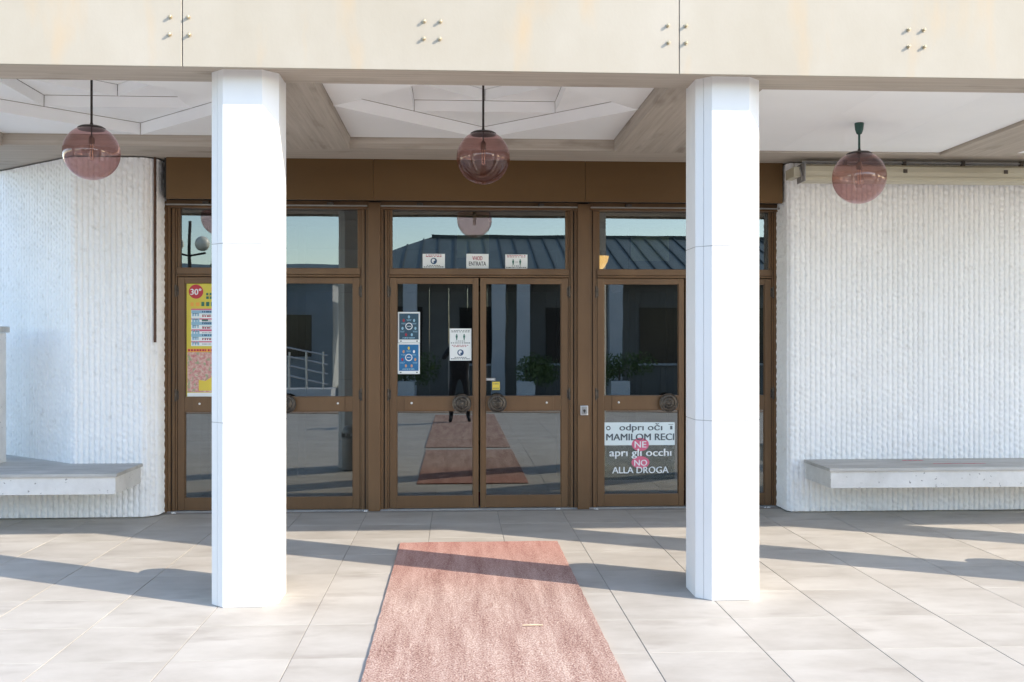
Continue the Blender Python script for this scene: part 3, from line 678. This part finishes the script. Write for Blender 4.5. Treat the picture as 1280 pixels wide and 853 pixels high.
# ---------------------------------------------------------------- globe lamps
def globe_lamp(x, zc, ztop, style, label):
    y = CY; r = .200
    l = tag(empty('globe_lamp', (x, y, ztop)), label, 'lamp', 'pink globe lamps under the canopy')
    prof = []
    n = 28
    for k in range(n+1):
        t = -math.pi/2+(math.pi*.5+math.radians(63))*k/n; prof.append((max(0.0, r*math.cos(t)), r*math.sin(t)))
    prof[0] = (0.0001, -r)
    MB().lathe(prof, (x, y, zc), 48).build('globe', 'globe', l, smooth=True)
    sm = l.children[-1]
    for p in sm.data.polygons: p.use_smooth = True
    top = [pl for pl in sm.data.polygons if len(pl.vertices) > 4]
    if top:
        bm = bmesh.new(); bm.from_mesh(sm.data); bmesh.ops.delete(bm, geom=[f for f in bm.faces if len(f.verts) > 4], context='FACES'); bm.to_mesh(sm.data); bm.free()
    cm = 'capgreen' if style == 'green' else 'capdark'
    zr = zc+r*math.sin(math.radians(63)); rr = r*math.cos(math.radians(63))
    cap = MB().lathe([(rr+.004, zr-.010), (rr+.006, zr+.002), (rr*.85, zr+.014), (rr*.4, zr+.022), (.012, zr+.026), (.010, zr+.04)], (x, y, 0), 32).build('cap', 'capdark', l, smooth=True)
    MB().tube([(x, y, zr), (x, y, ztop+.002)], .0085, 10).build('rod', cm, l, smooth=True)
    MB().tube([(x, y, zr-.002), (x, y, zr-.055)], .005, 8).build('cable', 'capdark', l)
    s = MB().lathe([(.012, zc+.118), (.0, zc+.124)][::-1] and [(0.0, zc+.062), (.020, zc+.062), (.021, zc+.105), (.012, zc+.122), (.0, zc+.124)], (x, y, 0), 14).build('socket', 'socket', l, smooth=True)
    if style == 'green':
        MB().lathe([(0, zc+.062-.145), (.020, zc-.078), (.036, zc-.055), (.040, zc-.03), (.030, zc+.01), (.018, zc+.045), (.016, zc+.062)], (x, y, 0), 18).build('bulb', 'bulb', l, smooth=True)
    else:
        MB().lathe([(0, zc-.062), (.014, zc-.058), (.019, zc-.048), (.019, zc+.045), (.016, zc+.062)], (x, y, 0), 14).build('bulb', 'bulb', l, smooth=True)
    MB().tube([(x-.008, y, zc+.06), (x-.009, y, zc-.045), (x, y, zc-.052), (x+.009, y, zc-.045), (x+.008, y, zc+.06)], .003, 6).build('filament', 'filament', l)
    if style == 'green':
        MB().lathe([(.011, ztop-.088), (.020, ztop-.082), (.030, ztop-.05), (.035, ztop-.006), (.033, ztop+.001)], (x, y, 0), 20).build('ceiling_cup', 'capgreen', l, smooth=True)
globe_lamp(-2.677, 2.965, 3.612, 'rod', 'pink glass globe pendant on a dark rod in front of the angled ribbed wall')
globe_lamp(.192, 2.958, 3.612, 'rod', 'pink glass globe pendant on a dark rod in front of the brown header')
globe_lamp(3.064, 2.834, 3.2505, 'green', 'pink glass globe pendant on a short green stem near the rolled awning')

# ---------------------------------------------------------------- carpets
def carpet(name, label, rect, mat, seed):
    x0, x1, y0, y1 = rect; nx, ny = 42, 100; rr = random.Random(seed)
    vs = []; fs = []
    for j in range(ny+1):
        for i in range(nx+1):
            x = x0+(x1-x0)*i/nx; y = y0+(y1-y0)*j/ny
            if i in (0, nx): x += .004*noise.noise((y*9, seed, i))
            if j in (0, ny): y += .005*noise.noise((x*7, seed, j))
            vs.append((x, y, .0115+.0025*noise.noise((x*4, y*4, seed))))
    idx = lambda i, j: j*(nx+1)+i
    for j in range(ny):
        for i in range(nx): fs.append((idx(i, j), idx(i+1, j), idx(i+1, j+1), idx(i, j+1)))
    edge = [idx(i, 0) for i in range(nx+1)]+[idx(nx, j) for j in range(1, ny+1)]+[idx(i, ny) for i in range(nx-1, -1, -1)]+[idx(0, j) for j in range(ny-1, 0, -1)]
    b = len(vs)
    for e_ in edge: vs.append((vs[e_][0], vs[e_][1], -.001))
    n = len(edge)
    for k in range(n): fs.append((b+k, b+(k+1) % n, edge[(k+1) % n], edge[k]))
    m = MB(); m.v = vs; m.f = fs; o = m.build(name, mat, smooth=True); return tag(o, label, 'carpet')
carpet('carpet', 'faded red entrance carpet lying on the pale tiles between the columns', (-.447, .783, 4.48, 7.81), 'carpet', 2)
carpet('carpet', 'darker red carpet laid behind the faded one, away from the doors', (-.47, .78, -2.2, 4.15), 'carpet', 4)
# twig and litter
tag(MB().tube([(.36, 5.49, .018), (.40, 5.487, .020), (.435, 5.492, .019), (.47, 5.488, .018)], .0035, 6).build('twig', 'twig'), 'small pale twig lying on the faded red carpet', 'twig')
for k, (x, y, s_, lab) in enumerate(((-2.60, 9.27, .03, 'white scrap of litter at the foot of the end post by the angled wall'), (-.86, 9.285, .022, 'white scrap of litter at the foot of the post beside the blue posters'),
                                (1.29, 9.285, .020, 'white scrap of litter at the foot of the post below the key switch'), (.93, 9.31, .026, 'white scrap of litter below the yellow sticker door leaf'), (2.93, 9.28, .026, 'white scrap of litter behind the column by the flat ribbed wall'))):
    rr = random.Random(k); m = MB()
    for q in range(4):
        a = rr.uniform(0, 3); p = Vector((x+rr.uniform(-1, 1)*s_, y+rr.uniform(-.4, .4)*s_, .001)); d = Vector((math.cos(a), math.sin(a), 0))*s_; u = Vector((0, .3, 1)).normalized()*s_*.5
        m.quad(p-d*.5, p+d*.5, p+d*.4+u, p-d*.5+u*.7)
    tag(m.build('litter', 'litter'), lab, 'litter', 'litter at the door feet')

# ---------------------------------------------------------------- the hall behind the doors
tag(MB().box(-4.2, 4.6, 9.455, 16, -.06, -.001).build('hall_floor', 'intfloor'), kind='structure')
tag(MB().box(-4.2, 4.6, 15.9, 16.1, -.05, 3.3).box(-4.3, -4.2, 11.2, 16, -.05, 3.3).box(4.6, 4.7, 9.65, 16, -.05, 3.3).build('hall_wall', 'intwall'), kind='structure')
tag(MB().box(-3.6, 4.7, 10.2, 16.1, 3.02, 3.10).build('hall_ceiling', 'intwall'), kind='structure')
tag(box('hall_mat', 'mat_in', (-2.6, 3.0, 9.56, 10.35, .0005, .010)), 'dark red mat lying inside along the glass doors', 'mat')
ip = tag(empty('inner_partition', (.2, 11.6, 0)), 'dark brown framed inner glass partition inside the hall', 'partition')
for x in (-2.9, -1.8, -.75, .2, 1.2, 2.05, 2.5, 3.3): box('post', 'intwood', (x-.04, x+.04, 11.6, 11.68, 0, 2.95), ip)
for z in (2.15, 2.9): box('rail', 'intwood', (-3, 3.4, 11.605, 11.675, z, z+.07), ip)
for x0_, x1_, z0_, z1_, lab in ((-.006, .300, 2.372, 2.806, 'tall paper sheet painted lamplight yellow hung inside above the centre doors'), (1.66, 2.03, 2.35, 2.585, 'wide paper sheet painted lamplight yellow hung inside behind the transom beside the sconce')):
    tag(box('paper_sheet', 'paperlit', (x0_, x1_, 9.475, 9.478, z0_, z1_)), lab, 'paper')
sc = tag(empty('wall_sconce', (1.66, 11.5, 2.5)), 'glowing orange shell wall lamp inside behind the transom', 'lamp')
m = MB(); m.lathe([(.015, 2.40), (.05, 2.44), (.085, 2.50), (.10, 2.56), (.098, 2.565)], (1.66, 11.52, 0), 20); m.build('shade', 'sconce', sc, smooth=True)
box('bracket', 'bronze', (1.64, 1.68, 11.50, 11.605, 2.38, 2.42), sc)

# ---------------------------------------------------------------- the square behind the viewpoint (seen mirrored in the glass)
tag(box('kerb', 'kerb', (-24, 26, -3.15, -2.75, -.03, .012)), kind='structure')
ob = tag(empty('opposite_building', (4, -9.5, 0)), 'low grey panelled building with green standing seam roof across the square', 'building')
for k in range(30):
    x0 = -3.0+k*.55
    box('wall_panel', 'oppwall', (x0+.004, x0+.546, -9.65, -9.5, -.05, 3.5), ob)
for x in (-2.2, .05, 2.5, 5.2, 8): 
    f_ = box('window', 'oppdark', (x, x+1.2, -9.52, -9.47, .9, 2.5), ob); box('sill', 'oppwhite', (x-.05, x+1.25, -9.5, -9.40, .84, .90), f_)
ey, ez, ry, rz_ = -8.35, 3.42, -13.0, 4.84
x0r, x1r = -3.4, 14.0
n = 37; hipd = 2.6
for k in range(n):
    xa = x0r+(x1r-x0r)*k/n+.004; xb = x0r+(x1r-x0r)*(k+1)/n-.004
    def topf(x):
        t = min(1, max(0.02, (x-x0r)/hipd)); return t
    ta, tb = topf(xa), topf(xb)
    pa = Vector((xa, ey+(ry-ey)*ta, ez+(rz_-ez)*ta)); pb = Vector((xb, ey+(ry-ey)*tb, ez+(rz_-ez)*tb))
    m = MB(); dn = Vector((0, 0, -.05))
    q = [Vector((xa, ey, ez)), Vector((xb, ey, ez)), pb, pa]
    m.v = [tuple(v) for v in q]+[tuple(v+dn) for v in q]
    m.f = [(0, 1, 2, 3), (7, 6, 5, 4), (0, 4, 5, 1), (1, 5, 6, 2), (2, 6, 7, 3), (3, 7, 4, 0)]
    s_ = m.build('roof_sheet', 'roofgreen', ob)
    MB().tube([(xa, ey, ez+.02), tuple(pa+Vector((0, 0, .02)))], .028, 4).build('seam', 'roofseam', s_)
m = MB(); m.quad((x0r, ey, ez-.02), (x0r, -17.6, ez-.02), (x0r+hipd, ry, rz_), (x0r+hipd, ry, rz_)); m.build('roof_hip', 'roofgreen', ob)
m = MB(); m.quad((x0r, -17.6, ez), (x1r, -17.6, ez), (x1r, ry, rz_), (x0r+hipd, ry, rz_)); m.build('roof_back', 'roofgreen', ob)
box('eave_board', 'roofseam', (x0r, x1r, -8.40, -8.34, 3.24, 3.40), ob)
box('eave_soffit', 'oppwall', (x0r, x1r, -9.6, -8.40, 3.30, 3.34), ob)
box('ridge', 'roofseam', (x0r+hipd, x1r, -13.08, -12.92, 4.80, 4.92), ob)
for x in (-1.30, 1.12, 1.80, 4.35, 7.2): box('column', 'oppwhite', (x-.18, x+.18, -8.75, -8.39, -.05, 3.30), ob)
def leaves(name, mat, parent, fn, n, size, seed):
    rr = random.Random(seed); m = MB()
    for k in range(n):
        p = Vector(fn(rr)); d = Vector((rr.gauss(0, 1), rr.gauss(0, 1), rr.gauss(0, 1))).normalized(); e_ = d.orthogonal().normalized(); s_ = size*rr.uniform(.6, 1.4)
        m.quad(p-d*s_, p+e_*s_*.45, p+d*s_, p-e_*s_*.45)
    o = m.build(name, mat, parent); return o
def inball(rr, c, r):
    while True:
        v = Vector((rr.uniform(-1, 1), rr.uniform(-1, 1), rr.uniform(-1, 1)))
        if .2 < v.length < 1: break
    return Vector(c)+Vector((v.x*r[0], v.y*r[1], v.z*r[2]))
for k, x in enumerate((-1.35, 1.78, 4.25)):
    p = tag(empty('planter', (x, -7.2, 0)), ['planter with shrub across the square nearest the hipped roof end', 'planter with wide shrub across the square opposite the yellow sticker door', 'planter with shrub across the square opposite the anti drug sticker door'][k], 'planter', 'planters across the square')
    MB().prism([(x-.24, -7.44), (x+.24, -7.44), (x+.24, -6.96), (x-.24, -6.96)], -.004, .50).build('pot', 'planter', p, bevel=.02)
    cs = [(x+random.uniform(-.6, .6), -7.2+random.uniform(-.2, .2), .75+random.uniform(-.1, .2)) for _ in range(6)]
    leaves('foliage', 'leaf', p, lambda rr: inball(rr, rr.choice(cs), (.42, .36, .34)), 1500, .045, k)
    MB().tube([(x, -7.2, .45), (x+.03, -7.2, .8)], .03, 6).build('stem', 'bark', p)
# steps plinth with railing at the corner of the opposite building
st = tag(empty('stair_plinth', (-3.7, -5.3, 0)), 'white stair plinth across the square beside the hipped building', 'stairs')
box('plinth', 'oppwhite', (-4.4, -3.0, -6.0, -5.1, -.05, .40), st)
for k in range(3): box('step', 'oppwhite', (-6.2, -4.4, -6.0+k*.02, -5.1-k*.3+.6, -.05, .13+.13*(2-k)), st)
rg = tag(empty('railing', (-3.7, -5.2, .4)), 'steel tube railing on the white stair plinth across the square', 'railing')
for x in (-4.0, -3.6, -3.2): MB().tube([(x, -5.2, .39), (x, -5.2, 1.30)], .025, 8).build('post', 'steel', rg)
for z in (.62, .86, 1.08, 1.30): MB().tube([(-4.1, -5.2, z+.12), (-3.1, -5.2, z-.10)], .02, 8).build('bar', 'steel', rg)
hs = tag(empty('white_house', (-9, -15, 0)), 'plain white house far behind the square beyond the stair plinth', 'house')
box('wall', 'oppwhite', (-15, -4.2, -20, -15, -.05, 3.6), hs)
MB().prismx([(-20.4, 3.6), (-14.6, 3.6), (-17.5, 4.3)][::-1], -15.3, -3.9).build('roof', 'roofgreen', hs)
for x in (-13, -10.5, -8, -5.8):
    wd = box('window', 'oppdark', (x, x+.9, -15.03, -14.97, 1.0, 2.4), hs); box('sill', 'oppwhite', (x-.05, x+.95, -15.06, -14.9, .93, 1.0), wd)
sp = tag(empty('street_lamp', (-8.2, -12.2, -.05)), 'street lamp with two cream globes across the square', 'street lamp')
MB().tube([(-8.2, -12.2, -.05), (-8.2, -12.2, 5.2)], [.07, .05], 10).build('pole', 'capdark', sp)
MB().tube([(-8.7, -12.2, 4.25), (-8.2, -12.2, 4.15), (-7.7, -12.2, 4.25)], .03, 8).build('arm', 'capdark', sp)
for x in (-8.6, -7.8):
    MB().lathe([(0, 4.3)]+[(.22*math.cos(t), 4.52+.22*math.sin(t)) for t in [R(-80+16*k) for k in range(11)]]+[(0, 4.74)], (x, -12.2, 0), 18).build('globe', 'lampw', sp, smooth=True)
def tree(name, label, x, y, h, rad, mat, conifer, n, seed):
    t = tag(empty(name, (x, y, -.05)), label, 'tree')
    MB().tube([(x, y, -.05), (x+.05, y, h*.4), (x, y, h*.92)], [.02*h+.03, .015*h, .02], 8).build('trunk', 'bark', t)
    if conifer: fn = lambda rr: (lambda u, a, q: (x+rad*(1-u)*q*math.cos(a), y+rad*(1-u)*q*math.sin(a), .3+u*(h-.3)-.15*q))(rr.random()**1.4, rr.uniform(0, 6.28), math.sqrt(rr.random()))
    else:
        rs = random.Random(seed); cs = [(x+rs.gauss(0, rad*.5), y+rs.gauss(0, rad*.5), h*.68+rs.gauss(0, h*.13)) for _ in range(16)]
        fn = lambda rr: inball(rr, rr.choice(cs), (rad*.45, rad*.45, rad*.4))
        m = MB()
        for c_ in cs[:7]: m.tube([(x, y, h*.38), (x*.4+c_[0]*.6, y*.4+c_[1]*.6, h*.5), c_], [.05, .035, .012], 6)
        m.build('limbs', 'bark', t)
    leaves('crown', mat, t, fn, n, .09, seed)
tree('conifer_tree', 'dark pointed conifer beside the street lamp across the square', -8.6, -11.2, 4.5, 1.2, 'leafd', True, 5000, 11)
tree('leafy_tree', 'leafy green tree in front of the white house across the square', -7.3, -13.4, 4.9, 1.2, 'leaf', False, 6000, 12)

# ---------------------------------------------------------------- photographer (mirrored in the door glass)
def person():
    P = {'pel': (.03, -.52, .96, .21), 'wai': (.03, -.53, 1.12, .19), 'che': (.03, -.53, 1.34, .20), 'nek': (.03, -.50, 1.50, .06), 'hd0': (.03, -.47, 1.58, .075), 'hd1': (.03, -.46, 1.70, .085),
         'lh': (-.07, -.52, .90, .10), 'lk': (-.11, -.49, .50, .07), 'la': (-.13, -.53, .10, .05), 'lt': (-.15, -.36, .04, .04),
         'rh': (.13, -.52, .90, .10), 'rk': (.18, -.49, .50, .07), 'ra': (.20, -.55, .10, .05), 'rt': (.23, -.38, .04, .04),
         'ls': (-.15, -.53, 1.42, .07), 'le': (-.27, -.42, 1.22, .052), 'lw': (-.06, -.24, 1.48, .034), 'lf': (-.02, -.19, 1.54, .03),
         'rs': (.21, -.53, 1.42, .07), 're': (.33, -.42, 1.22, .052), 'rw': (.12, -.24, 1.48, .034), 'rf': (.08, -.19, 1.54, .03)}
    E_ = [('pel', 'wai'), ('wai', 'che'), ('che', 'nek'), ('nek', 'hd0'), ('hd0', 'hd1'), ('pel', 'lh'), ('lh', 'lk'), ('lk', 'la'), ('la', 'lt'), ('pel', 'rh'), ('rh', 'rk'), ('rk', 'ra'), ('ra', 'rt'),
          ('che', 'ls'), ('ls', 'le'), ('le', 'lw'), ('lw', 'lf'), ('che', 'rs'), ('rs', 're'), ('re', 'rw'), ('rw', 'rf')]
    names = list(P); me = bpy.data.meshes.new('body'); me.from_pydata([P[k][:3] for k in names], [(names.index(a), names.index(b)) for a, b in E_], []); me.update()
    o = bpy.data.objects.new('b', me); col.objects.link(o)
    sk = o.modifiers.new('s', 'SKIN')
    for i, k in enumerate(names): me.skin_vertices[0].data[i].radius = (P[k][3], P[k][3]*.85); me.skin_vertices[0].data[i].use_root = (i == 0)
    su = o.modifiers.new('u', 'SUBSURF'); su.levels = 2; su.render_levels = 2
    dg = bpy.context.evaluated_depsgraph_get(); m2 = bpy.data.meshes.new_from_object(o.evaluated_get(dg)); bpy.data.objects.remove(o)
    m2.materials.clear(); m2.materials.append(M['cloth']); m2.materials.append(M['skin'])
    for p in m2.polygons:
        p.use_smooth = True
        c = p.center; p.material_index = 1 if (c.z > 1.53 and c.y > -.62) or (c.y > -.28 and c.z > 1.3) else 0
    zmin = min(v.co.z for v in m2.vertices)
    for v in m2.vertices: v.co.z -= zmin-.010
    r_ = tag(empty('person', (.03, -.5, .012)), 'person in dark clothes holding a camera up to the face, standing on the darker carpet', 'person')
    for v in m2.vertices: v.co -= r_.location
    link(bpy.data.objects.new('body', m2), r_)
    MB().lathe([(.098, 1.60), (.108, 1.68), (.098, 1.755), (.06, 1.80), (0, 1.815)], (.03, -.495, 0), 16).build('hair', 'hair', r_, smooth=True)
    fx = r_
    for s in (-1, 1):
        for q in range(4):
            bx = .03+s*(.075); MB().tube([(bx, -.19, 1.51+q*.016), (bx-s*.012, -.165, 1.512+q*.016), (bx-s*.035, -.158, 1.514+q*.016)], [.009, .008, .007], 6).build('finger', 'skin', fx, smooth=True)
        MB().tube([(.03+s*.075, -.20, 1.52), (.03+s*.05, -.225, 1.51)], [.010, .008], 6).build('thumb', 'skin', fx, smooth=True)
    cmr = tag(empty('camera_body', (.03, -.18, 1.50)), 'black camera held by the person in dark clothes', 'camera')
    box('housing', 'black', (-.035, .095, -.225, -.165, 1.50, 1.59), cmr, bevel=.008)
    MB().lathe([(.034, 0), (.034, .07), (.030, .072)], (.03, -.165, 1.54), 18, 'y').build('lens', 'black', cmr)
    ln = cmr.children[-1]; 
    for v in ln.data.vertices: v.co.y = -v.co.y+2*(-.165-cmr.location.y)
person()
